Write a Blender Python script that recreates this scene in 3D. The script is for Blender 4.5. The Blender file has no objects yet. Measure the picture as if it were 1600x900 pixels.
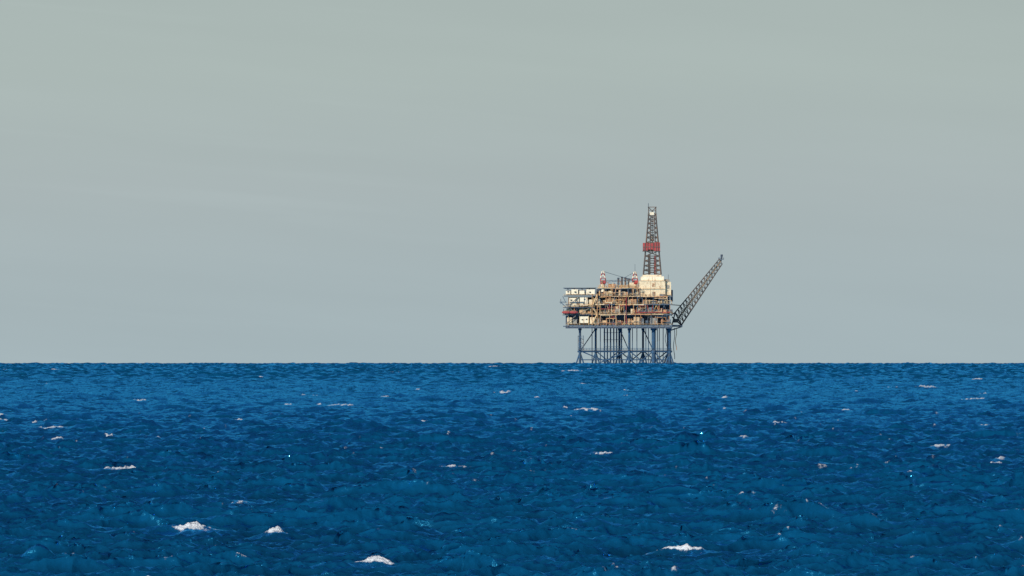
import bpy, math, random
import numpy as np
from mathutils import Vector
random.seed(11)
scene=bpy.context.scene
COL=scene.collection
scene.view_settings.view_transform='Standard'
scene.view_settings.look='None'
scene.view_settings.exposure=0
RE=6.371e6
D=11000.0

# ------------------------------------------------------------------ materials
def mat(name,c,rough=0.6,var=0.25,rust=None,rustamt=0.0,metal=0.0,scale=0.35):
    m=bpy.data.materials.new(name); m.use_nodes=True
    nt=m.node_tree; b=nt.nodes['Principled BSDF']
    tc=nt.nodes.new('ShaderNodeTexCoord')
    n=nt.nodes.new('ShaderNodeTexNoise'); n.inputs['Scale'].default_value=scale; n.inputs['Detail'].default_value=5
    nt.links.new(tc.outputs['Object'],n.inputs['Vector'])
    r=nt.nodes.new('ShaderNodeValToRGB')
    r.color_ramp.elements[0].position=0.3; r.color_ramp.elements[1].position=0.7
    r.color_ramp.elements[0].color=(*[x*(1-var) for x in c],1)
    r.color_ramp.elements[1].color=(*[min(1,x*(1+var*.5)) for x in c],1)
    nt.links.new(n.outputs['Fac'],r.inputs['Fac'])
    out=r.outputs['Color']
    if rust:
        mp=nt.nodes.new('ShaderNodeMapping'); mp.inputs['Scale'].default_value=(1,1,.35)
        nt.links.new(tc.outputs['Object'],mp.inputs['Vector'])
        n2=nt.nodes.new('ShaderNodeTexNoise'); n2.inputs['Scale'].default_value=.6; n2.inputs['Detail'].default_value=6
        nt.links.new(mp.outputs['Vector'],n2.inputs['Vector'])
        r2=nt.nodes.new('ShaderNodeValToRGB')
        r2.color_ramp.elements[0].position=.62-rustamt*.3; r2.color_ramp.elements[1].position=.72-rustamt*.3
        nt.links.new(n2.outputs['Fac'],r2.inputs['Fac'])
        mx=nt.nodes.new('ShaderNodeMix'); mx.data_type='RGBA'
        nt.links.new(r2.outputs['Color'],mx.inputs[0]); nt.links.new(out,mx.inputs[6])
        mx.inputs[7].default_value=(*rust,1); out=mx.outputs[2]
    nt.links.new(out,b.inputs['Base Color'])
    b.inputs['Roughness'].default_value=rough; b.inputs['Metallic'].default_value=metal
    return m
RUST=(.27,.14,.08)
M={
'cream':mat('cream_paint',(.71,.60,.43),.6,.2,RUST,.12),
'white':mat('white_paint',(.79,.72,.58),.6,.15,(.42,.30,.20),.15),
'yellow':mat('yellow_paint',(.64,.43,.21),.6,.25,RUST,.2),
'orange':mat('orange_primer',(.50,.27,.14),.7,.3,RUST,.25),
'red':mat('red_paint',(.34,.045,.05),.6,.3,(.14,.06,.07),.2),
'steel':mat('blue_grey_steel',(.075,.12,.185),.7,.3,(.14,.10,.09),.3),
'dark':mat('dark_steel',(.042,.065,.11),.8,.3),
'grey':mat('grey_steel',(.26,.25,.23),.7,.3,RUST,.25),
'leg':mat('hazed_jacket_steel',(.020,.073,.160),.8,.3,(.04,.06,.09),.2),  # blue haze of distance is mixed into this base colour
'lattice':mat('weathered_lattice_steel',(.09,.083,.085),.7,.3,(.15,.095,.07),.3),
'tan':mat('tan_cladding',(.56,.41,.26),.7,.25,RUST,.2),
'glass':mat('window_glass',(.05,.07,.09),.25,.2),
'deckgreen':mat('deck_coating',(.06,.08,.09),.8,.3),
}
KEYS=list(M)

class MB:
    def __init__(s): s.v=[];s.f=[];s.m=[]
    def box(s,x0,x1,y0,y1,z0,z1,m='grey'):
        b=len(s.v); j=lambda:random.uniform(-.004,.004)
        j1,j2,j3,j4,j5,j6=[j() for _ in range(6)]
        x0+=j1;x1+=j2;y0+=j3;y1+=j4;z0+=j5;z1+=j6
        s.v+=[(x0,y0,z0),(x1,y0,z0),(x1,y1,z0),(x0,y1,z0),(x0,y0,z1),(x1,y0,z1),(x1,y1,z1),(x0,y1,z1)]
        s.f+=[tuple(b+i for i in q) for q in [(0,3,2,1),(4,5,6,7),(0,1,5,4),(1,2,6,5),(2,3,7,6),(3,0,4,7)]]
        s.m+=[KEYS.index(m)]*6
    def tube(s,p,q,r,m='grey',n=8,r2=None):
        p=Vector(p);q=Vector(q);d=(q-p)
        if d.length<1e-6:return
        d.normalize(); r2=r if r2 is None else r2
        a=d.orthogonal().normalized(); c=d.cross(a); b=len(s.v)
        for i in range(n):
            t=2*math.pi*(i+.5)/n; o=a*math.cos(t)+c*math.sin(t); s.v.append(tuple(p+o*r))
        for i in range(n):
            t=2*math.pi*(i+.5)/n; o=a*math.cos(t)+c*math.sin(t); s.v.append(tuple(q+o*r2))
        for i in range(n):
            k=(i+1)%n; s.f.append((b+i,b+k,b+n+k,b+n+i)); s.m.append(KEYS.index(m))
        s.f.append(tuple(b+n-1-i for i in range(n))); s.f.append(tuple(b+n+i for i in range(n)))
        s.m+=[KEYS.index(m)]*2
    def beam(s,p,q,w,m='grey'): s.tube(p,q,w*.7,m,4)
    def rail(s,pts,m='yellow',h=1.3,w=.12):
        for p,q in zip(pts[:-1],pts[1:]):
            p=Vector(p);q=Vector(q)
            for hh in (h,h*.5): s.beam(p+Vector((0,0,hh)),q+Vector((0,0,hh)),w,m)
            n=max(1,int((q-p).length/2.2))
            for i in range(n+1):
                t=p.lerp(q,i/n); s.beam(t,t+Vector((0,0,h)),w,m)
    def obj(s,name,parent=None,loc=(0,0,0),smooth=False):
        me=bpy.data.meshes.new(name); me.from_pydata([tuple(Vector(v)-Vector(loc)) for v in s.v],[],s.f)
        used=sorted(set(s.m))
        for u in used: me.materials.append(M[KEYS[u]])
        mp={u:i for i,u in enumerate(used)}
        me.polygons.foreach_set('material_index',[mp[i] for i in s.m])
        me.update()
        o=bpy.data.objects.new(name,me); COL.objects.link(o); o.location=loc
        if parent: o.parent=parent
        return o
# elevation-drawing units: half metres, datum column 965, waterline 568
def X(a): return (a-965)*.5
def Z(b): return (568-b)*.5

PX=82.5; BASE=-(D*D)/(2*RE)
rig=bpy.data.objects.new('oil_platform',None); COL.objects.link(rig)
rig.location=(PX,D,BASE)
rig['label']='steel offshore oil platform with derrick and flare boom at sea'
rig['category']='oil platform'
YF,YB=-26,26

# ------------------------------------------------------------------ jacket
jk=MB()
front=[906,983,1021,1046]; back=[931,968,1005,1044]
zb=Z(548)
for row,y in ((front,-19),(back,17)):
    jk.tube((X(row[0])-2,y,zb),(X(row[-1])+2,y,zb),.65,'leg')
    jk.tube((X(row[0]),y,Z(561)),(X(row[-1]),y,Z(561)),.4,'leg')
    for a in row:
        for s in (-1,1):
            jk.tube((X(a),y,zb-.5),(X(a)+s*5.0,y,-6),.6,'leg')
    for a,b in zip(row[:-1],row[1:]):
        jk.tube((X(a),y,zb+.5),(X(b),y,-5),.45,'leg')
        jk.tube((X(b),y,zb+.5),(X(a),y,-5),.45,'leg')
for a,b in zip(front,back):
    jk.tube((X(a),-19,zb),(X(b),17,zb),.6,'leg')
    jk.tube((X(a),-19,zb),(X(b),17,Z(512)),.38,'leg')
jk.box(X(903),X(1049),-21,-17,zb+.9,zb+1.2,'steel')
jk.rail([(X(903),-21,zb+1.2),(X(1049),-21,zb+1.2)],'leg',1.3,.14)
jk.box(X(903),X(1049),15,18,zb+.9,zb+1.2,'steel')
jacket=jk.obj('jacket',rig)
def part(mb,name,parent,loc=(0,0,0)): return mb.obj(name,parent,loc)
for row,y in ((front,-19),(back,17)):
    for a in row:
        r={906:.9,1021:1.6,983:.9,1046:1.0}.get(a,.8)
        m=MB(); m.tube((X(a),y,-12),(X(a),y,Z(509)),r,'leg',12)
        m.tube((X(a),y,zb-1.2),(X(a),y,zb+1.2),r*1.3,'leg',12)
        m.tube((X(a),y,Z(515)),(X(a),y,Z(510)),r*1.5,'leg',12)
        part(m,'leg',jacket)
for a in (944,948.5,953.5,958.5,963,970.5):
    for y in (-6,0):
        m=MB(); aa=a+(.9 if y==0 else 0)
        m.tube((X(aa),y,-12),(X(aa),y,Z(509)),.36,'leg',8); part(m,'conductor',jacket)
for a in (1009,1013,1027,1030,925,938,988,995,1036):
    m=MB(); m.tube((X(a),-8,-12),(X(a),-8,Z(509)),.34,'leg',8); part(m,'caisson',jacket)
g=MB()
for zz in (Z(519),Z(530),Z(541)):
    g.box(X(943),X(973),-7,2,zz,zz+.3,'leg')
part(g,'conductor_guide',jacket)
g=MB()
for a in (903,907.5,911.5):
    g.beam((X(a),-22,Z(546)),(X(a),-22,Z(523)),.28,'steel')
for b in range(524,547,3): g.beam((X(903),-22,Z(b)),(X(911.5),-22,Z(b)),.2,'steel')
for b in range(524,543,6): g.beam((X(903),-22,Z(b)),(X(911.5),-22,Z(b+6)),.2,'steel')
part(g,'ladder',jacket)
for a,l,c in ((1053,560,'dark'),(1056,546,'orange'),(1040,540,'dark')):
    g=MB(); pts=[(X(a)+math.sin(i*.8)*.5,-14,Z(511)+(Z(l)-Z(511))*i/10) for i in range(11)]
    for p,q in zip(pts[:-1],pts[1:]): g.tube(p,q,.25,c,6)
    part(g,'hose',rig)

# ------------------------------------------------------------------ deck frame
g=MB()
g.box(X(884),X(1050),YF,YB,Z(508.5),Z(507),'steel')
for y in (YF+.6,-19,-6,6,17,YB-.6):
    g.box(X(884),X(1050),y-.5,y+.5,Z(512),Z(509),'dark')  # shade under the deck is put into the girders' dark colour
for a in range(886,1051,9):
    g.box(X(a)-.4,X(a)+.4,YF,YB,Z(511),Z(508.6),'steel')
g.box(X(1050),X(1066),-12,12,Z(509.5),Z(506.5),'steel')
for y in (-11,11):
    g.beam((X(1066),y,Z(509)),(X(1048),y,Z(515)),.6,'steel')
g.box(X(880),X(890),YF+2,YB-2,Z(509.5),Z(508),'steel')
part(g,'support_frame',rig)
LV=[507,490,474.5,462,449]
for i,(x0,x1) in enumerate([(884,1050),(882,1051),(884,1050),(926,1049)]):
    b=LV[i]; m=MB()
    if i>0:
        m.box(X(x0),X(x1),YF-.5+i*.3,YB,Z(b)-.5,Z(b),'dark')
        a=x0
        while a<x1:
            e=min(x1,a+random.uniform(8,22)); dz=random.uniform(-.2,.2)
            m.box(X(a),X(e)-.1,YF-.7+i*.3,YF-.49+i*.3,Z(b)-.5+dz,Z(b)+.15+dz,random.choice(['tan','yellow','cream','steel','orange'] if a<990 else ['steel','tan','orange','steel']))  # right-hand palette carries the bluish shadow of that side
            a=e
    m.rail([(X(x0)+.2,YB-.3,Z(b)),(X(x0)+.2,YF-.3,Z(b)),(X(x1)-.2,YF-.3,Z(b)),(X(x1)-.2,YB-.3,Z(b))],'tan',1.3,.09)
    a=x0+4
    while a<x1:
        if i<3 or a<1000:
            m.beam((X(a),YF,Z(b)),(X(a),YF,Z(LV[i+1])-.4),random.uniform(.25,.45),random.choice(['yellow','tan','steel','orange','cream'] if a<990 else ['steel','steel','orange','tan']))
        a+=random.uniform(6,18)
    part(m,'deck',rig)
g=MB()
for i in range(4):
    g.box(X(888 if i<3 else 932),X(1046),YF+8,YB-5,Z(LV[i])+.02,Z(LV[i+1])-.6,'dark')  # inner boxes coloured dark to deepen the shadow between decks
part(g,'shade_bulkhead',rig)
for i in range(3):
    a=930
    while a<1036:
        wd=random.uniform(8,14); c=random.choice(['orange','tan','steel','yellow'])
        if random.random()<.7:
            g=MB(); g.beam((X(a),YF+.8,Z(LV[i])),(X(a+wd*.5),YF+.8,Z(LV[i+1])-.4),.3,c)
            g.beam((X(a+wd),YF+.8,Z(LV[i])),(X(a+wd*.5),YF+.8,Z(LV[i+1])-.4),.3,c)
            part(g,'truss',rig)
        a+=wd+random.uniform(0,8)

# ------------------------------------------------------------------ accommodation
acc=MB()
for a0,a1,t in ((884,891,453.4),(892.5,903,451.3),(905,913,453),(915.5,929,451.3)):
    acc.box(X(a0),X(a1),YF+random.uniform(.6,1.4),YB-6,Z(459),Z(t),'white')
acc.box(X(885),X(928),YF+3,YB-7,Z(460),Z(451.6),'steel')
acc.box(X(889),X(904),YF+.5,YB-6,Z(477.5),Z(464.5),'white')
acc.box(X(905.6),X(918),YF+.1,YB-6,Z(476.5),Z(463.6),'white')
acc.box(X(919),X(926),YF+1.4,YB-6,Z(478),Z(467),'cream')
acc.box(X(890),X(912),YF-.9,YF-.1,Z(471.6),Z(470.4),'steel')
acc.box(X(885),X(894),YF+2.5,YB-8,Z(488.5),Z(481),'cream')
acc.box(X(894),X(905),YF+4.5,YB-8,Z(488.5),Z(480),'steel')
acc.box(X(905),X(915),YF+1.5,YB-8,Z(489),Z(481),'tan')
acc.box(X(916),X(926),YF+3.5,YB-8,Z(489),Z(480.2),'orange')
acc.box(X(884),X(903),YF+4,YB-8,Z(506),Z(492),'dark')
acc.box(X(886),X(893),YF+1,YF+4,Z(505),Z(495),'cream'); acc.box(X(894.5),X(901),YF+1.6,YF+4,Z(505),Z(498),'grey')
acc.box(X(905),X(920),YF+.2,YB-8,Z(503.5),Z(493.2),'white'); acc.box(X(921),X(930),YF+1.0,YB-8,Z(505),Z(494.6),'cream')
acc.box(X(927),X(937),YF+1.2,YB-8,Z(473),Z(464.5),'cream')
for b,a0,a1,c in ((461,881,931,'dark'),(479,880,929,'dark'),(490.5,879,930,'dark')):
    acc.box(X(a0),X(a1),YF-1.5,YB-6,Z(b)-.5,Z(b),c)
    acc.rail([(X(a0)+.1,YB-7,Z(b)),(X(a0)+.1,YF-1.4,Z(b)),(X(a1),YF-1.4,Z(b))],'tan',1.2,.1)
for a0,b0,a1,b1 in ((887,478,903,463),(905,489,922,480),(884,505,900,492)): acc.beam((X(a0),YF-.6,Z(b0)),(X(a1),YF-.6,Z(b1)),.4,'grey')
acc_o=part(acc,'accommodation_block',rig)
wm=MB(); wm.box(-.6,.6,-.06,.08,-.45,.45,'glass'); wm.box(-.7,.7,-.02,.1,.45,.57,'grey')
w0=None
spots=[(a,455.5,YF+.6) for a in (888,899,921)]+[(a,b,YF+.1) for b in (467.5,474) for a in (892,901,912)]+[(a,498,YF+.2) for a in (909,917)]+[(a,484,YF+2.5) for a in (887,892)]
for a,b,y in spots:
    if w0 is None: o=wm.obj('window',acc_o); w0=o
    else: o=w0.copy(); COL.objects.link(o)
    o.parent=acc_o; o.location=(X(a)+random.uniform(-.6,.6),y-.08,Z(b)+random.uniform(-.3,.3))
g=MB()
for i,(b0,b1) in enumerate([(507,490),(490,479),(479,460)]):
    x0,x1=(925,933) if i%2==0 else (933,925)
    g.beam((X(x0),YF-1,Z(b0)),(X(x1),YF-1,Z(b1)),.6,'tan')
    g.beam((X(x0),YF-1,Z(b0)+1.2),(X(x1),YF-1,Z(b1)+1.2),.2,'yellow')
for a in (925,933):g.beam((X(a),YF-1.5,Z(507)),(X(a),YF-1.5,Z(458)),.35,'orange')
part(g,'stairway',rig)
hd=MB()
n=8; cx,cy=X(906),-6; R=13
for zz in (Z(450.3),Z(448.6)):
    for i in range(n):
        t=2*math.pi*(i+.5)/n; hd.v.append((cx+R*math.cos(t),cy+R*math.sin(t)*1.2,zz))
for i in range(n):
    k=(i+1)%n; hd.f.append((i,k,n+k,n+i)); hd.m.append(KEYS.index('dark'))
hd.f.append(tuple(range(n-1,-1,-1))); hd.f.append(tuple(range(n,2*n))); hd.m+=[KEYS.index('dark'),KEYS.index('deckgreen')]
hdo=part(hd,'helideck',rig)
g=MB()
for a in (888,898,910,922): g.beam((X(a),-14,Z(451.5)),(X(a)-1,-16,Z(450)),.4,'steel'); 
for i in range(n):
    t=2*math.pi*(i+.5)/n; t2=2*math.pi*(i+1.5)/n
    p=(cx+(R+1)*math.cos(t),cy+(R+1)*1.2*math.sin(t),Z(448.8)); q=(cx+(R+1)*math.cos(t2),cy+(R+1)*1.2*math.sin(t2),Z(448.8))
    g.beam(p,q,.2,'steel'); g.beam((cx+R*math.cos(t),cy+R*1.2*math.sin(t),Z(449.8)),p,.2,'steel')
part(g,'safety_net',hdo)
g=MB()
g.beam((X(885),YF,Z(480)),(X(876),YF,Z(471)),.4,'steel'); g.beam((X(876),YF,Z(474)),(X(876),YF,Z(466)),.3,'steel')
g.beam((X(885),YF,Z(471)),(X(874),YF,Z(471)),.35,'steel'); g.beam((X(884),YF,Z(472)),(X(879),YF,Z(462)),.3,'steel')
part(g,'davit',rig)

# ------------------------------------------------------------------ process equipment
def clutter(x0,x1,b0,b1,n,pal,ymin=YF-.5,ymax=YF+6):
    z0,z1=Z(b0),Z(b1)
    for k in range(n):
        g=MB(); a=random.uniform(x0,x1-4); w=random.uniform(2,6); h=random.uniform(.4,.95)*(z1-z0-.6)
        y=random.uniform(ymin+1.3,ymax-1.5); d=random.uniform(2,5); c=random.choice(pal)
        kind=random.random()
        if kind<.6:
            xe=min(X(a)+w,X(x1)); w=xe-X(a)
            g.box(X(a),xe,y,y+d,z0+.05,z0+h,c)
            g.box(X(a)+.2,xe-.2,y-.15,y+.01,z0+h*.3,z0+h*.42,'grey')
            for t in (0.05,.5,.95): g.box(X(a)+t*w-.1,X(a)+t*w+.1,y-.1,y+.01,z0+.1,z0+h-.05,'grey')
            part(g,'process_skid',rig)
        elif kind<.8:
            rr=min(1.3,h*.45); g.tube((X(a),y+1.5,z0+rr+.7),(X(a)+w,y+1.5,z0+rr+.7),rr,c,14)
            for t in (.2,.8): g.box(X(a)+w*t-.2,X(a)+w*t+.2,y+.7,y+2.3,z0,z0+.9,'steel')
            part(g,'separator_tank',rig)
        else:
            rr=random.uniform(.6,1.2); g.tube((X(a)+1,y+1,z0),(X(a)+1,y+1,z0+h),rr,c,14)
            g.tube((X(a)+1,y+1,z0+h),(X(a)+1,y+1,z0+h+.4),rr,c,14,rr*.4)
            g.tube((X(a)+1,y+1,z0+h+.3),(X(a)+1,y+1,z1-.5),.2,'grey',6)
            part(g,'pressure_vessel',rig)
warm=['tan','cream','orange','cream','yellow','white','orange','steel','grey','cream','tan']
cool=['steel','dark','grey','steel','orange','tan','steel']  # blue-grey shadow of the right side put into the equipment colours
clutter(928,1000,506,491,12,warm+cool)
clutter(926,1000,489,475.5,12,warm)
clutter(926,1000,474,463,12,warm)
clutter(930,998,461,451,12,warm)
clutter(994,1048,506,491,9,cool)
clutter(994,1048,489,475.5,9,cool+['cream'])
clutter(994,1048,474,464,8,cool+['cream','tan'])
def pipes(x0,x1,b0,b1,n,pal):
    for k in range(n):
        g=MB()
        y=YF-.4+random.uniform(-.6,3); c=random.choice(pal); r=random.uniform(.12,.34)
        zz=random.uniform(Z(b0)+.8,Z(b1)-.6); a=random.uniform(x0,x1-6); e=min(x1,a+random.uniform(4,20))
        z2=max(Z(b0),min(Z(b1),zz+random.choice((-1,1))*random.uniform(1.5,6)))
        g.tube((X(a),y,zz),(X(e),y,zz),r,c,6); g.tube((X(e),y,zz),(X(e),y,z2),r,c,6)
        if random.random()<.5: g.tube((X(a),y,zz),(X(a),y,max(Z(b0),zz-random.uniform(2,6))),r,c,6)
        part(g,'pipe_run',rig)
pipes(926,998,507,490,12,['yellow','orange','tan','steel','red'])
pipes(926,998,490,474,13,['yellow','orange','cream','tan','red'])
pipes(926,998,474,460,14,['yellow','orange','cream','tan','orange'])
pipes(930,998,460,447,15,['yellow','orange','cream','tan'])
pipes(994,1049,507,490,9,['tan','orange','steel','orange'])
pipes(994,1049,490,474,9,['orange','tan','red','steel'])
pipes(994,1049,474,463,7,['tan','steel'])
g=MB(); g.tube((X(992),YF-1,Z(487)),(X(1046),YF-1,Z(487)),.35,'red'); part(g,'firewater_pipe',rig)
g=MB(); g.tube((X(978),YF-1.1,Z(505)),(X(978),YF-1.1,Z(462)),.3,'red'); part(g,'firewater_pipe',rig)
g=MB()
g.box(X(934),X(997),YF+3,YB-4,Z(449.5),Z(448),'tan')
for a in range(936,998,5):
    h=random.uniform(437,446); g.beam((X(a),YF+3,Z(449)),(X(a)+random.uniform(-1,1),YF+3,Z(h)),.35,random.choice(['yellow','tan','orange','steel']))
g.rail([(X(934),YF+3.2,Z(448)),(X(997),YF+3.2,Z(448))],'tan',1.6,.18)
g.box(X(951),X(962),YF+6,YF+14,Z(448),Z(442.5),'orange'); g.box(X(983),X(990),YF+5,YF+12,Z(448),Z(440.5),'cream')
g.box(X(963),X(981),YF+6,YF+16,Z(448),Z(444),'grey'); g.box(X(967),X(974),YF+4.5,YF+5.8,Z(447.9),Z(445),'yellow')
part(g,'roof_module',rig)
for a,h in ((966,434.5),(971.5,433),(977,434),(982,436)):
    g=MB(); g.tube((X(a),-12,Z(448)),(X(a),-12,Z(h)),.75,'lattice',10); g.tube((X(a),-12,Z(h)),(X(a),-12,Z(h)+.8),.95,'dark',10)
    g.tube((X(a),-12,Z(442)),(X(a),-12,Z(441)),1.0,'steel',10)
    part(g,'exhaust_stack',rig)
def crane(a,y,boom_pts,tall):
    e=bpy.data.objects.new('crane',None); COL.objects.link(e); e.parent=rig
    g=MB(); g.tube((X(a),y,Z(455)),(X(a),y,Z(443)),1.5,'white',12); g.tube((X(a),y,Z(443)),(X(a),y,Z(441.5)),2.0,'red',12); part(g,'pedestal',e)
    g=MB(); g.box(X(a)-2.2,X(a)+2.4,y-2.2,y+3,Z(441.5),Z(437),'red'); g.box(X(a)-2.0,X(a)-.2,y-2.4,y-2.15,Z(440),Z(438),'glass'); part(g,'cab',e)
    g=MB()
    zt=Z(tall); seg=4
    for i in range(seg):
        t0,t1=i/seg,(i+1)/seg; c=['red','white'][i%2]
        z0=Z(437)+(zt-Z(437))*t0; z1=Z(437)+(zt-Z(437))*t1
        for s in (-1,1):
            for yy in (-1.5,1.5):
                g.beam((X(a)+s*2.0*(1-t0*.65),y+yy*(1-t0*.6),z0),(X(a)+s*2.0*(1-t1*.65),y+yy*(1-t1*.6),z1),.6,c)
        g.beam((X(a)-2.0*(1-t1*.65),y-1.5*(1-t1*.6),z1),(X(a)+2.0*(1-t1*.65),y-1.5*(1-t1*.6),z1),.45,c)
    part(g,'mast',e)
    g=MB(); P,Q=[Vector(p) for p in boom_pts]; n=9
    for o in (Vector((0,-.7,-.6)),Vector((0,.7,-.6)),Vector((0,-.7,.7)),Vector((0,.7,.7))): g.beam(P+o,Q+o*.4,.22,'steel')
    for i in range(n):
        p=P.lerp(Q,i/n);q=P.lerp(Q,(i+1)/n); s=1 if i%2 else -1
        g.beam(p+Vector((0,-.7,-.6*s)),q+Vector((0,-.7,.6*s)),.18,'steel')
    g.beam(Vector((X(a),y,zt)),Q,.22,'dark')
    part(g,'boom',e)
crane(942,-20,[(X(945),-22,Z(439)),(X(987),-22,Z(436.5))],423)
crane(992,-8,[(X(992),-6,Z(437)),(X(975),30,Z(433))],424)

# ------------------------------------------------------------------ drilling module
dm=MB()
dm.box(X(998),X(1039),-22,18,Z(463),Z(438),'cream')
dm.box(X(1039.1),X(1048),-20,16,Z(460),Z(439.5),'cream')
dm.box(X(1001),X(1037),-20,14,Z(437.4),Z(431),'white'); dm.box(X(1004),X(1033),-19,12,Z(430.9),Z(428.5),'cream')
for a in (1016,1032): dm.box(X(a)-.12,X(a)+.12,-22.15,-21.9,Z(462),Z(438.5),'tan')
dm.box(X(997),X(1039.5),-22.8,-21.98,Z(450.5),Z(449.9),'tan')
dm.box(X(998)-.3,X(1039)+.3,-22.4,18.4,Z(438),Z(437.5),'tan')
dm.box(X(1019)-.1,X(1019)+.1,-20.15,-19.9,Z(437.2),Z(431.2),'tan')
dm.box(X(1038),X(1046),-18,6,Z(439.3),Z(435.5),'grey')
dm.box(X(1048.1),X(1051),-18,10,Z(470),Z(452),'steel')
dm.box(X(1030),X(1038),-23.5,-21.98,Z(462.8),Z(458.5),'steel')
dm.box(X(999),X(1008),-23.2,-21.97,Z(462.8),Z(458.5),'tan')
dmo=part(dm,'drilling_module',rig)
for a,b0,b1,c,yd in ((1021,447,442,'tan',-22),(1021,461,455,'grey',-22),(1043,450,444,'grey',-20)):
    g=MB(); g.box(X(a)-1.1,X(a)+1.1,yd-.3,yd-.03,Z(b0),Z(b1),c); part(g,'door',dmo)
dr=MB(); dcx=X(1019); dcy=-4
def hw(b):
    t=(428-b)/(428-335); return (6.9+(2.8-6.9)*t)*1.0
lev=[428,421,414,406.5,399,391,378,370,362.5,355,348,341.5,335]
cor=[(-1,-1),(1,-1),(1,1),(-1,1)]
for b0,b1 in zip(lev[:-1],lev[1:]):
    h0,h1=hw(b0),hw(b1)
    for i,(sx,sy) in enumerate(cor):
        p=Vector((dcx+sx*h0,dcy+sy*h0,Z(b0)));q=Vector((dcx+sx*h1,dcy+sy*h1,Z(b1)))
        dr.beam(p,q,.78,'lattice')
        s2=cor[(i+1)%4]
        p2=Vector((dcx+s2[0]*h0,dcy+s2[1]*h0,Z(b0)));q2=Vector((dcx+s2[0]*h1,dcy+s2[1]*h1,Z(b1)))
        dr.beam(p,q2,.4,'lattice');dr.beam(p2,q,.4,'lattice');dr.beam(q,q2,.42,'lattice')
dr.beam((dcx-2.2,dcy-6.7,Z(428)),(dcx-1.2,dcy-3.0,Z(335)),.5,'lattice')
dr.beam((dcx+3.4,dcy-6.7,Z(428)),(dcx+1.6,dcy-3.0,Z(335)),.45,'lattice')
dro=part(dr,'derrick',rig)
g=MB(); cw=2.8
for a in (-1,1):
    for yy in(-cw,cw): g.beam((dcx+a*cw,dcy+yy,Z(335)),(dcx+a*cw,dcy+yy,Z(322)),.5,'lattice')
g.box(dcx-3.5,dcx+3.5,dcy-3.5,dcy+3.5,Z(336),Z(335),'lattice')
g.box(dcx-3.5,dcx+3.5,dcy-3.3,dcy+3.3,Z(323),Z(322),'lattice')
g.box(dcx-3.1,dcx+3.1,dcy-3.3,dcy+3.3,Z(328),Z(327.4),'lattice')
g.box(dcx-1.8,dcx+1.4,dcy-3.6,dcy+2,Z(334.9),Z(330.5),'white')
for s in (-1,1): g.beam((dcx-s*cw,dcy-cw,Z(335)),(dcx+s*cw,dcy-cw,Z(323)),.4,'lattice')
g.rail([(dcx-3.5,dcy-3.5,Z(335)),(dcx+3.5,dcy-3.5,Z(335))],'grey',1.3,.15)
part(g,'crown_block',dro)
g=MB(); g.beam((dcx-3,dcy,Z(322)),(dcx-3,dcy,Z(316.5)),.28,'dark'); part(g,'antenna',dro)
g=MB(); h=6.7
g.box(dcx-h-.6,dcx-3.2,dcy-h,dcy-h+.25,Z(390.5),Z(378.5),'red')
g.box(dcx-3.0,dcx+1.2,dcy-h-.2,dcy-h+.05,Z(389),Z(379),'red')
g.box(dcx+1.4,dcx+h-.6,dcy-h,dcy-h+.25,Z(391),Z(377.8),'red'); g.box(dcx-h-.6,dcx+h-.6,dcy+h-.25,dcy+h,Z(391),Z(378.5),'red')
g.box(dcx-h-.6,dcx-h-.35,dcy-h+.3,dcy+h-.3,Z(391),Z(378.5),'red'); g.box(dcx+h-.85,dcx+h-.6,dcy-h+.3,dcy+h-.3,Z(391),Z(378.5),'red')
for a in (-5,-3.1,-1,1.3,3.5,5): g.box(dcx+a-.6,dcx+a-.25,dcy-h-.35,dcy-h-.21,Z(391),Z(378.5),'lattice')
g.box(dcx-h-.9,dcx+h-.3,dcy-h-.4,dcy+h+.4,Z(392),Z(391.1),'lattice')
g.box(dcx-h-.5,dcx+h-.7,dcy-h-.37,dcy-h-.22,Z(385.3),Z(384.3),'lattice')
part(g,'wind_wall',dro)
g=MB(); g.tube((dcx,dcy,Z(376)),(dcx,dcy,Z(365)),1.2,'grey',10); g.tube((dcx,dcy,Z(365)),(dcx,dcy,Z(336)),.25,'dark'); g.tube((dcx,dcy,Z(376)),(dcx,dcy,Z(395)),.5,'grey')
part(g,'travelling_block',dro)
g=MB(); g.box(dcx-3.2,dcx-1.4,dcy-2,dcy-1,Z(428),Z(396),'lattice'); part(g,'pipe_stand',dro)
g=MB(); g.box(dcx+1.4,dcx+2.8,dcy-2.2,dcy-1,Z(428),Z(398),'red'); part(g,'pipe_stand',dro)

# ------------------------------------------------------------------ flare boom
fb=MB()
A0=Vector((X(1055),0,Z(487))); A1=Vector((X(1124),0,Z(403.5)))
B0=Vector((X(1064.5),0,Z(507))); B1=Vector((X(1128.5),0,Z(411)))
def w(t): return 5.0*(1-t)+1.8*t
N=17
for i in range(N):
    t0,t1=i/N,(i+1)/N
    a,b=A0.lerp(A1,t0),A0.lerp(A1,t1); c,d=B0.lerp(B1,t0),B0.lerp(B1,t1)
    th=1-.25*t0
    for s in (-1,1):
        o0=Vector((0,s*w(t0),0));o1=Vector((0,s*w(t1),0))
        fb.beam(a+o0,b+o1,.6*th,'lattice');fb.beam(c+o0,d+o1,.72*th,'lattice')
        fb.beam(b+o1,d+o1,.34*th,'lattice')
        if (i+(s>0))%2: fb.beam(a+o0,d+o1,.38*th,'lattice')
        else: fb.beam(c+o0,b+o1,.38*th,'lattice')
    fb.beam(b+Vector((0,-w(t1),0)),b+Vector((0,w(t1),0)),.3,'lattice'); fb.beam(d+Vector((0,-w(t1),0)),d+Vector((0,w(t1),0)),.3,'lattice')
    if i%2: fb.beam(a+Vector((0,-w(t0),0)),b+Vector((0,w(t1),0)),.25,'lattice')
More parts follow.
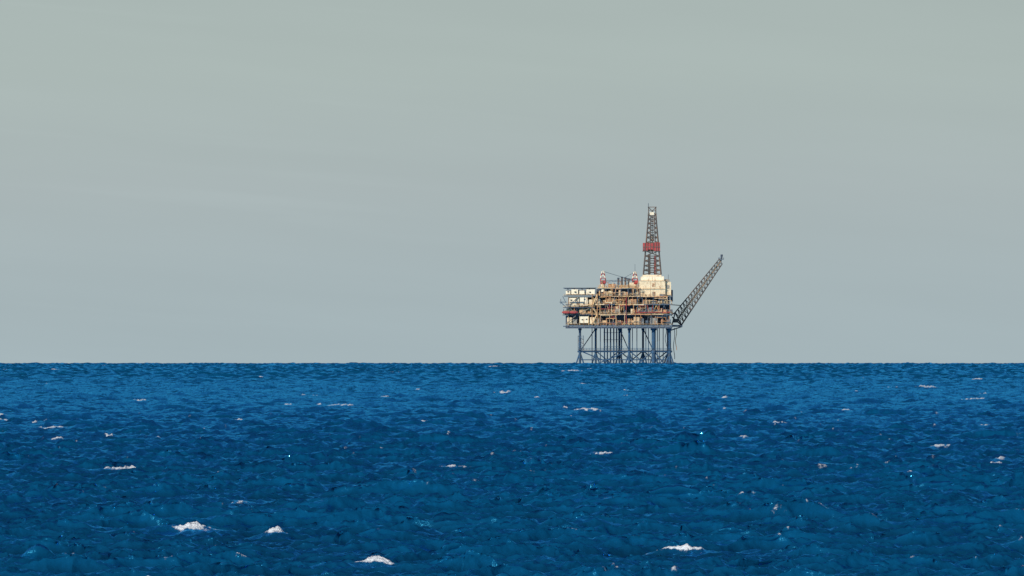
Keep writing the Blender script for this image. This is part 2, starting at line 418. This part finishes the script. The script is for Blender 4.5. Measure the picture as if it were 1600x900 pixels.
for s in (-1,1):
    fb.beam(A0+Vector((0,s*5,0)),B0+Vector((0,s*5,0)),.7,'lattice'); fb.beam(A0+Vector((0,s*5,0)),(X(1048),s*5,Z(492)),.6,'steel')
    fb.beam(A0+Vector((0,s*5,0)),(X(1050),s*5,Z(507)),.6,'steel'); fb.beam(B0+Vector((0,s*5,0)),(X(1050),s*5,Z(494)),.6,'lattice')
    fb.beam(A0.lerp(A1,.13)+Vector((0,s*4.6,0)),(X(1049),s*5,Z(475)),.4,'lattice')
fb.box(X(1052),X(1060),-7,-4.8,Z(503),Z(497),'lattice')
fbo=part(fb,'flare_boom',rig)
g=MB(); m0=A0.lerp(B0,.5); m1=A1.lerp(B1,.5)
g.tube(m0,m1,.45,'tan'); part(g,'flare_pipe',fbo)
g=MB(); g.tube(m0+Vector((0,1.2,.8)),m1+Vector((0,.6,.6)),.3,'lattice'); part(g,'flare_pipe',fbo)
g=MB(); g.tube(m1,m1+Vector((.6,0,3.6)),.6,'dark'); g.tube(m1+Vector((.6,0,3.6)),m1+Vector((.7,0,5.4)),.95,'dark')
g.box(m1.x-1.9,m1.x+2.2,-1.8,1.8,m1.z+1.2,m1.z+1.7,'steel'); g.rail([(m1.x-1.9,-1.8,m1.z+1.6),(m1.x+2.2,-1.8,m1.z+1.6)],'steel',1.2,.2)
part(g,'flare_tip',fbo)
g=MB(); g.beam((X(992),-10,Z(430)),(X(992),-10,Z(412)),.18,'dark'); part(g,'radio_mast',rig)
g=MB(); g.beam((X(1044),-10,Z(438)),(X(1044),-10,Z(428)),.2,'dark'); part(g,'radio_mast',rig)

# lifeboats
for i,a in enumerate((885,896)):
    g=MB(); L=3.6; prof=[(-1,.25),(-.8,.75),(-.3,1),(.3,1),(.8,.75),(1,.25)]
    if i==0:
        for (t0,r0),(t1,r1) in zip(prof[:-1],prof[1:]): g.tube((t0*L,0,0),(t1*L,0,0),r0*1.15,'red',12,r1*1.15)
        e=bpy.data.objects.new('lifeboat',None); COL.objects.link(e)
        hull=g.obj('hull',e)
        c=MB(); c.box(-1.6,1.6,-.7,.7,.7,1.55,'orange'); c.box(-1.2,1.2,-.74,-.71,1.0,1.35,'glass'); cab=c.obj('canopy',e)
        first=(e,hull,cab)
    else:
        e=first[0].copy(); COL.objects.link(e)
        for ch in first[1:]:
            k=ch.copy(); k.parent=e; COL.objects.link(k)
    e.location=(PX+X(a),D+YF-3.2,BASE+Z(487)); e['label']='red enclosed lifeboat hanging on the side of the platform'; e['category']='lifeboat'; e['group']='lifeboats hung on the platform'
for a in (880.5,889.5,892,901): 
    g=MB(); g.beam((X(a),YF-1,Z(490)),(X(a),YF-3.2,Z(482)),.35,'steel'); g.beam((X(a),YF-3.2,Z(482)),(X(a),YF-3.2,Z(485)),.2,'dark')
    part(g,'lifeboat_davit',rig)

# ------------------------------------------------------------------ sea (wind-sea spectrum)
def spec_tile(N,L,lp,hs,wind,seed,lmin,lmax,spread=2,pw=3.6):
    rng=np.random.default_rng(seed)
    k1=2*np.pi*np.fft.fftfreq(N,L/N); kx,ky=np.meshgrid(k1,k1,indexing='ij'); k=np.hypot(kx,ky); k[0,0]=1
    kp=2*np.pi/lp; wn=np.array(wind)/np.hypot(*wind)
    c=(kx*wn[0]+ky*wn[1])/k
    S=np.exp(-1.25*(kp/k)**2)/k**pw*(np.abs(c)**spread+.02)
    lam=2*np.pi/k; S*=((lam>lmin)&(lam<lmax)); S[0,0]=0
    hk=(rng.normal(size=(N,N))+1j*rng.normal(size=(N,N)))*np.sqrt(S)
    h=np.fft.ifft2(hk).real; sc=hs/4/h.std(); hk*=sc
    h=h*sc
    o=[h]+[np.fft.ifft2(q*hk).real for q in (1j*kx/k,1j*ky/k,1j*kx,1j*ky)]
    return [a.astype(np.float32) for a in o]
def samp(tiles,L,x,y):
    N=tiles[0].shape[0]
    u=(x/L*N); v=(y/L*N); i=np.floor(u); j=np.floor(v); fu=(u-i).astype(np.float32); fv=(v-j).astype(np.float32)
    i=i.astype(np.int64)%N; j=j.astype(np.int64)%N; i2=(i+1)%N; j2=(j+1)%N
    out=[]
    for t in tiles:
        out.append((t[i,j]*(1-fu)+t[i2,j]*fu)*(1-fv)+(t[i,j2]*(1-fu)+t[i2,j2]*fu)*fv)
    return out
TA=spec_tile(1024,512.,22,1.65,(.18,-.98),3,1.5,200,6,3.35)
TB=spec_tile(512,61.,4.0,.42,(.0,-1),5,.4,7,3,3.4)
TF=spec_tile(1024,1024.,26,1.7,(.15,-.99),13,3,300,3,2.8)
TN=spec_tile(512,16.,1,.4,(1,.2),9,.15,6,0)[:1]
rows=list(np.geomspace(25,620,60)); r=630.
while r<15500:
    rows.append(r); r+=.21*(r/700)**1.83
rows=np.array(rows)
fine=np.linspace(-.0405,.0405,1380)
ext=.0405+np.geomspace(.0005,.75,60)
az=np.concatenate([-ext[::-1],fine,ext])
nr,nc=len(rows),len(az); print('sea grid',nr,nc)
Rg,Ag=np.meshgrid(rows,az,indexing='ij')
x=(Rg*np.sin(Ag)); y=(Rg*np.cos(Ag))
h,dx,dy,sx1,sy1=samp(TA,512.,x,y)
ca,sa=math.cos(.22),math.sin(.22)
h2,dx2,dy2,su,sv=samp(TB,61.,x*ca-y*sa,x*sa+y*ca)
sx2=su*ca+sv*sa; sy2=-su*sa+sv*ca
mod=(.75+.5*np.clip(h/.4,-1,1))
far=np.clip((Rg-1500)/3500,0,1).astype(np.float32)
hF,_,_,sxF,syF=samp(TF,1024.,x,y)
hh=(h+h2*mod)*(1-far)+hF*far
slx=(sx1+sx2*mod)*(1-far)+sxF*1.0*far; sly=(sy1+sy2*mod)*(1-far)+syF*1.4*far; del su,sv,sx1,sy1,sx2,sy2,sxF,syF
caps=[ # distance, bearing(rad), half width m, height, strength
(836,-.02250,1.25,.9,.9),(824,-.01660,.65,.8,.9),(766,.01190,1.1,.85,.9),(704,-.00945,.75,.8,.9),(700,.0107,.45,.45,.7),
(1235,-.02780,2.4,.35,1),(1250,-.00410,1.1,.3,.7),(1480,-.00659,.7,.5,.7),(1500,.0300,.9,.6,.9),(1650,.01618,.6,.5,.9),
(1950,-.00614,1.4,.5,.7),(1960,.01886,1.2,.6,.9),(2300,.00532,1.4,.6,.9),(2500,-.01204,2.0,.5,.85),(2700,-.0265,1.2,.45,.7),
(2900,-.0090,1.1,.5,.7),(3450,.0293,3.0,.8,1),(3450,.0270,2,.4,.7),(5800,.0043,4,1.0,1),(6300,-.0327,3,.9,1),(6300,-.036,2.4,.7,.9),(7500,-.0013,4,1.,1),
(1480,-.0098,1.6,.35,.8),(1420,.0068,1.0,.35,.7),(2750,.0325,2,.5,.8),(3000,.0335,1.8,.6,.8),(1000,-.0191,.4,.3,.6),
(1850,-.0325,1.2,.4,.7),(5200,.0165,2.5,.8,.9),(4800,.0215,2,.7,.8),(2300,.0239,.9,.5,.8),(4300,.0332,2.,.6,.8),(2150,-.0362,1,.5,.7),(1310,.0342,.5,.3,.5),(1620,-.0322,.7,.4,.7),
(5600,-.008,2,.7,.8),(4700,-.018,2,.7,.8),(3800,.005,1.5,.5,.8),(3100,-.0005,1.4,.5,.7),(3300,-.0125,1.5,.5,.7)]
nbig=len(caps)
rr=random.Random(5)
for i in range(75):
    q=1/rr.uniform(1/8500,1/1300)
    caps.append((q,rr.uniform(-.037,.037),rr.uniform(.2,.5)*(q/1300)**.75,rr.uniform(.3,.5),rr.uniform(.3,.65)))
foam=np.zeros_like(hh)
nz,=samp(TN,16.,x,y); nz=nz/nz.std()
nz2,=samp(TN,16.,x*.31+3,y*.31+8); nz2=nz2/nz2.std()
step=.21*(np.clip(Rg,650,None)/700)**1.83
for n_,(cr,cb,wd,ht,st) in enumerate(caps):
    i0,i1=np.searchsorted(rows,[cr-55-cr*.02,cr+40+cr*.02]); j0,j1=np.searchsorted(az,[cb-6*wd/cr,cb+6*wd/cr])
    sl=(slice(i0,i1),slice(j0,j1))
    lx=x[sl]-cr*math.sin(cb); ly=y[sl]-cr*math.cos(cb)
    if n_<nbig and cr<3000:   # lower the swell (not the chop) in front of each breaking crest
        tr=np.exp(-(lx/(2.6*wd+1.5))**2)*np.clip((ly+50)/20,0,1)*np.clip(-ly/4,0,1)
        hh[sl]-=tr*np.clip(h[sl]-.05,0,None)*.8
    ly=ly+.25*lx+.35*np.sin(lx/wd*2.1+cr)*wd*.3
    dep=max(.9,step[np.searchsorted(rows,cr),0]*1.2)
    sk=lx/wd+.35*math.sin(cr)
    gx=np.exp(-np.abs(sk)**np.where(sk<0,1.3,2.2)*.8); gy=np.exp(-(ly/dep)**2)
    g1=gx*gy; wide=np.exp(-(lx/(wd*2.2))**2)*np.exp(-(ly/(dep*2.2))**2)
    crest=.5+ht*.2
    hh[sl]=hh[sl]*(1-.6*wide)+wide*crest*.7+g1*(ht*.3+.06*nz[sl]*(1 if cr<2500 else 1.5)+.09*nz2[sl])
    f=gx*np.exp(-((ly+dep*.1)/(dep*.62))**2)*(.6+.4*st)
    # torn foam trailing on the face below the lip
    lace=.55*gx*np.exp(-((ly+dep*1.1)/(dep*.8))**2)*np.clip(nz2[sl]*.9,0,1)
    foam[sl]=np.maximum(foam[sl],np.clip(f*1.25+lace+(.24*nz[sl]+.34*nz2[sl])*np.clip(f*5,0,1),0,1.1)*np.clip((f+lace)*7-.5,0,1))
nat=np.clip((h-.5)/.3,0,1)*np.clip((h2-.12)/.1,0,1)*np.clip((nz2-.5)/1.,0,1)*(Rg<2200)
foam=np.maximum(foam,nat*.68)
near=(1-far)
x=x+(dx*1.0+dx2*.7)*near; y=y+(dy*1.0+dy2*.7)*near
z=hh-Rg**2/(2*RE)
def put(*cs):
    o=np.empty((nr*nc,len(cs)),np.float32)
    for i,c in enumerate(cs): o[:,i]=c.ravel()
    return o.ravel()
me=bpy.data.meshes.new('sea')
me.vertices.add(nr*nc); me.vertices.foreach_set('co',put(x,y,z))
idx=np.arange(nr*nc,dtype=np.int32).reshape(nr,nc)
q=np.stack([idx[:-1,:-1],idx[:-1,1:],idx[1:,1:],idx[1:,:-1]],-1).reshape(-1,4)
nf=len(q)
me.loops.add(nf*4); me.loops.foreach_set('vertex_index',q.ravel())
me.polygons.add(nf); me.polygons.foreach_set('loop_start',np.arange(0,nf*4,4,dtype=np.int32))
me.update(calc_edges=True)
def fattr(n,a):
    at=me.attributes.new(n,'FLOAT','POINT'); at.data.foreach_set('value',a.ravel().astype(np.float32))
fattr('foam',foam); fattr('height',hh); fattr('distant',far)
# distant water: only wave faces turned to the shore are in view, so keep the shoreward slope
sly_f=np.abs(sly)*1.0+.05
at=me.attributes.new('slope','FLOAT_VECTOR','POINT'); at.data.foreach_set('vector',put(-slx,-sly_f,np.ones_like(slx)))
sea=bpy.data.objects.new('sea',me); COL.objects.link(sea)
sea['kind']='structure'; sea['label']='choppy deep blue open sea with scattered whitecaps'; sea['category']='sea'

m=bpy.data.materials.new('sea_water'); m.use_nodes=True; nt=m.node_tree; nt.nodes.clear()
N_=nt.nodes.new; Lk=nt.links.new
out=N_('ShaderNodeOutputMaterial')
geo=N_('ShaderNodeNewGeometry')
def attr(n):
    a=N_('ShaderNodeAttribute'); a.attribute_name=n; return a
def noise(scale,detail,vs=(1,1,1),rough=.6):
    mp=N_('ShaderNodeMapping'); mp.inputs['Scale'].default_value=vs; Lk(geo.outputs['Position'],mp.inputs['Vector'])
    n=N_('ShaderNodeTexNoise'); n.inputs['Scale'].default_value=scale; n.inputs['Detail'].default_value=detail; n.inputs['Roughness'].default_value=rough
    Lk(mp.outputs['Vector'],n.inputs['Vector']); return n
nm=N_('ShaderNodeMix'); nm.data_type='VECTOR'
Lk(attr('distant').outputs['Fac'],nm.inputs[0]); Lk(geo.outputs['Normal'],nm.inputs[4]); Lk(attr('slope').outputs['Vector'],nm.inputs[5])
nn=N_('ShaderNodeVectorMath'); nn.operation='NORMALIZE'; Lk(nm.outputs[1],nn.inputs[0])
n1=noise(1.8,4,(.8,1.6,1))
bmp=N_('ShaderNodeBump'); bmp.inputs['Strength'].default_value=1; bmp.inputs['Distance'].default_value=.10
Lk(n1.outputs['Fac'],bmp.inputs['Height']); Lk(nn.outputs[0],bmp.inputs['Normal'])
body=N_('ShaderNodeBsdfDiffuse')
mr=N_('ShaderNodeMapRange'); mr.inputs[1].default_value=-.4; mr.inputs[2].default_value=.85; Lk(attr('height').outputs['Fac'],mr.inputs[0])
cr=N_('ShaderNodeValToRGB'); cr.color_ramp.elements[0].color=(.0015,.006,.015,1); cr.color_ramp.elements[1].color=(.0015,.056,.155,1)  # wave shading painted by height: troughs darkened, crests lightened
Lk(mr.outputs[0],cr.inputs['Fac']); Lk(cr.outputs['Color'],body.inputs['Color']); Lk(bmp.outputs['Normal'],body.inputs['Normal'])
gl=N_('ShaderNodeBsdfGlossy'); gl.inputs['Color'].default_value=(.06,.52,1.0,1); gl.inputs['Roughness'].default_value=.17; Lk(bmp.outputs['Normal'],gl.inputs['Normal'])
fr=N_('ShaderNodeFresnel'); fr.inputs['IOR'].default_value=1.33; Lk(bmp.outputs['Normal'],fr.inputs['Normal'])
fm=N_('ShaderNodeMapRange'); Lk(fr.outputs[0],fm.inputs[0]); fm.inputs[1].default_value=.055; fm.inputs[2].default_value=.43; fm.inputs[3].default_value=.01; fm.inputs[4].default_value=1.0
wat=N_('ShaderNodeMixShader'); Lk(fm.outputs[0],wat.inputs[0]); Lk(body.outputs[0],wat.inputs[1]); Lk(gl.outputs[0],wat.inputs[2])
fo=N_('ShaderNodeBsdfDiffuse'); fo.inputs['Color'].default_value=(.58,.66,.79,1)
nb=noise(6,4); bf=N_('ShaderNodeBump'); bf.inputs['Distance'].default_value=.2; Lk(nb.outputs['Fac'],bf.inputs['Height']); Lk(bf.outputs['Normal'],fo.inputs['Normal'])
nf_=noise(5,6,(1,1,1),.75)
ad=N_('ShaderNodeMath'); ad.operation='MULTIPLY_ADD'; Lk(nf_.outputs['Fac'],ad.inputs[0]); ad.inputs[1].default_value=1.8; Lk(attr('foam').outputs['Fac'],ad.inputs[2])
ff=N_('ShaderNodeMapRange'); ff.interpolation_type='SMOOTHSTEP'; ff.inputs[1].default_value=1.25; ff.inputs[2].default_value=1.75; Lk(ad.outputs[0],ff.inputs[0])
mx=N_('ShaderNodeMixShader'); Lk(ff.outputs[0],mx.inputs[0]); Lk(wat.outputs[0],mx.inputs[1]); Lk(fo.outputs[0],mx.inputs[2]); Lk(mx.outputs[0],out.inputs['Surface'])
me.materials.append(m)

# ------------------------------------------------------------------ world + sun
EL=math.radians(24); sd=Vector((-.62,-.78,0)).normalized()*math.cos(EL)+Vector((0,0,math.sin(EL)))
w_=bpy.data.worlds.new('World'); scene.world=w_; w_.use_nodes=True; nt=w_.node_tree; nt.nodes.clear()
N_=nt.nodes.new; Lk=nt.links.new
out=N_('ShaderNodeOutputWorld'); sky=N_('ShaderNodeTexSky'); sky.sky_type='NISHITA'; sky.sun_disc=False
sky.sun_elevation=EL; sky.sun_rotation=math.atan2(sd.x,sd.y)%(2*math.pi); sky.dust_density=2
b1=N_('ShaderNodeBackground'); b1.inputs['Strength'].default_value=.10; Lk(sky.outputs[0],b1.inputs[0])
tc=N_('ShaderNodeTexCoord'); sx=N_('ShaderNodeSeparateXYZ'); Lk(tc.outputs['Generated'],sx.inputs[0])
mr=N_('ShaderNodeMapRange'); mr.inputs[1].default_value=-.002; mr.inputs[2].default_value=.026; Lk(sx.outputs['Z'],mr.inputs[0])
mp=N_('ShaderNodeMapping'); mp.inputs['Rotation'].default_value=(0,math.radians(-5),0); Lk(tc.outputs['Generated'],mp.inputs['Vector'])
def streak(sc,loc,det):
    mp2=N_('ShaderNodeMapping'); mp2.inputs['Scale'].default_value=sc; mp2.inputs['Location'].default_value=loc; Lk(mp.outputs['Vector'],mp2.inputs['Vector'])
    ns=N_('ShaderNodeTexNoise'); ns.inputs['Scale'].default_value=1; ns.inputs['Detail'].default_value=det; ns.inputs['Roughness'].default_value=.5; Lk(mp2.outputs['Vector'],ns.inputs['Vector']); return ns
ns=streak((30,0,260),(3.3,0,1.7),6)
ws=streak((34,0,800),(2.1,0,6.2),3)
rp=N_('ShaderNodeValToRGB'); e=rp.color_ramp.elements
def s2l(c): return tuple((v/255/12.92 if v/255<.04045 else ((v/255+.055)/1.055)**2.4) for v in c)+(1,)
e[0].position=0; e[0].color=s2l((164,180,185)); e[1].position=1; e[1].color=s2l((168,181,178))
for pos,c in ((.25,(166,180,183)),(.45,(169,181,182)),(.75,(171,184,181))):
    k=e.new(pos); k.color=s2l(c)
Lk(mr.outputs[0],rp.inputs['Fac'])
mm=N_('ShaderNodeMapRange'); mm.inputs[1].default_value=.35; mm.inputs[2].default_value=.75; mm.inputs[3].default_value=.992; mm.inputs[4].default_value=1.028; Lk(ns.outputs['Fac'],mm.inputs[0])
mw=N_('ShaderNodeMapRange'); mw.interpolation_type='SMOOTHSTEP'; mw.inputs[1].default_value=.52; mw.inputs[2].default_value=.8; mw.inputs[3].default_value=0; mw.inputs[4].default_value=.028; Lk(ws.outputs['Fac'],mw.inputs[0])
# the wisps thin out towards one side of the sky
wx=N_('ShaderNodeMapRange'); wx.interpolation_type='SMOOTHSTEP'; wx.inputs[1].default_value=.012; wx.inputs[2].default_value=-.02; Lk(sx.outputs['X'],wx.inputs[0])
wm2=N_('ShaderNodeMath'); wm2.operation='MULTIPLY'; Lk(mw.outputs[0],wm2.inputs[0]); Lk(wx.outputs[0],wm2.inputs[1])
sm=N_('ShaderNodeMath'); Lk(mm.outputs[0],sm.inputs[0]); Lk(wm2.outputs[0],sm.inputs[1])
vm=N_('ShaderNodeVectorMath'); vm.operation='SCALE'; Lk(rp.outputs['Color'],vm.inputs[0]); Lk(sm.outputs[0],vm.inputs['Scale'])
b2=N_('ShaderNodeBackground'); b2.inputs['Strength'].default_value=1; Lk(vm.outputs[0],b2.inputs[0])
bl=N_('ShaderNodeMapRange'); bl.interpolation_type='SMOOTHSTEP'; bl.inputs[1].default_value=.03; bl.inputs[2].default_value=.45; Lk(sx.outputs['Z'],bl.inputs[0])
mxw=N_('ShaderNodeMixShader'); Lk(bl.outputs[0],mxw.inputs[0]); Lk(b2.outputs[0],mxw.inputs[1]); Lk(b1.outputs[0],mxw.inputs[2]); Lk(mxw.outputs[0],out.inputs['Surface'])
sl=bpy.data.lights.new('sun','SUN'); sl.energy=4.3; sl.angle=math.radians(.5); sl.color=(1,.87,.69)
so=bpy.data.objects.new('sun',sl); COL.objects.link(so); so.rotation_euler=(-sd).to_track_quat('-Z','Y').to_euler(); so.location=(0,0,500)

cam=bpy.data.cameras.new('camera'); co_=bpy.data.objects.new('camera',cam); COL.objects.link(co_)
cam.sensor_width=36; cam.lens=495; cam.clip_start=5; cam.clip_end=40000
co_.location=(0,0,12); co_.rotation_euler=(math.radians(90)+.00346,0,0)
scene.camera=co_
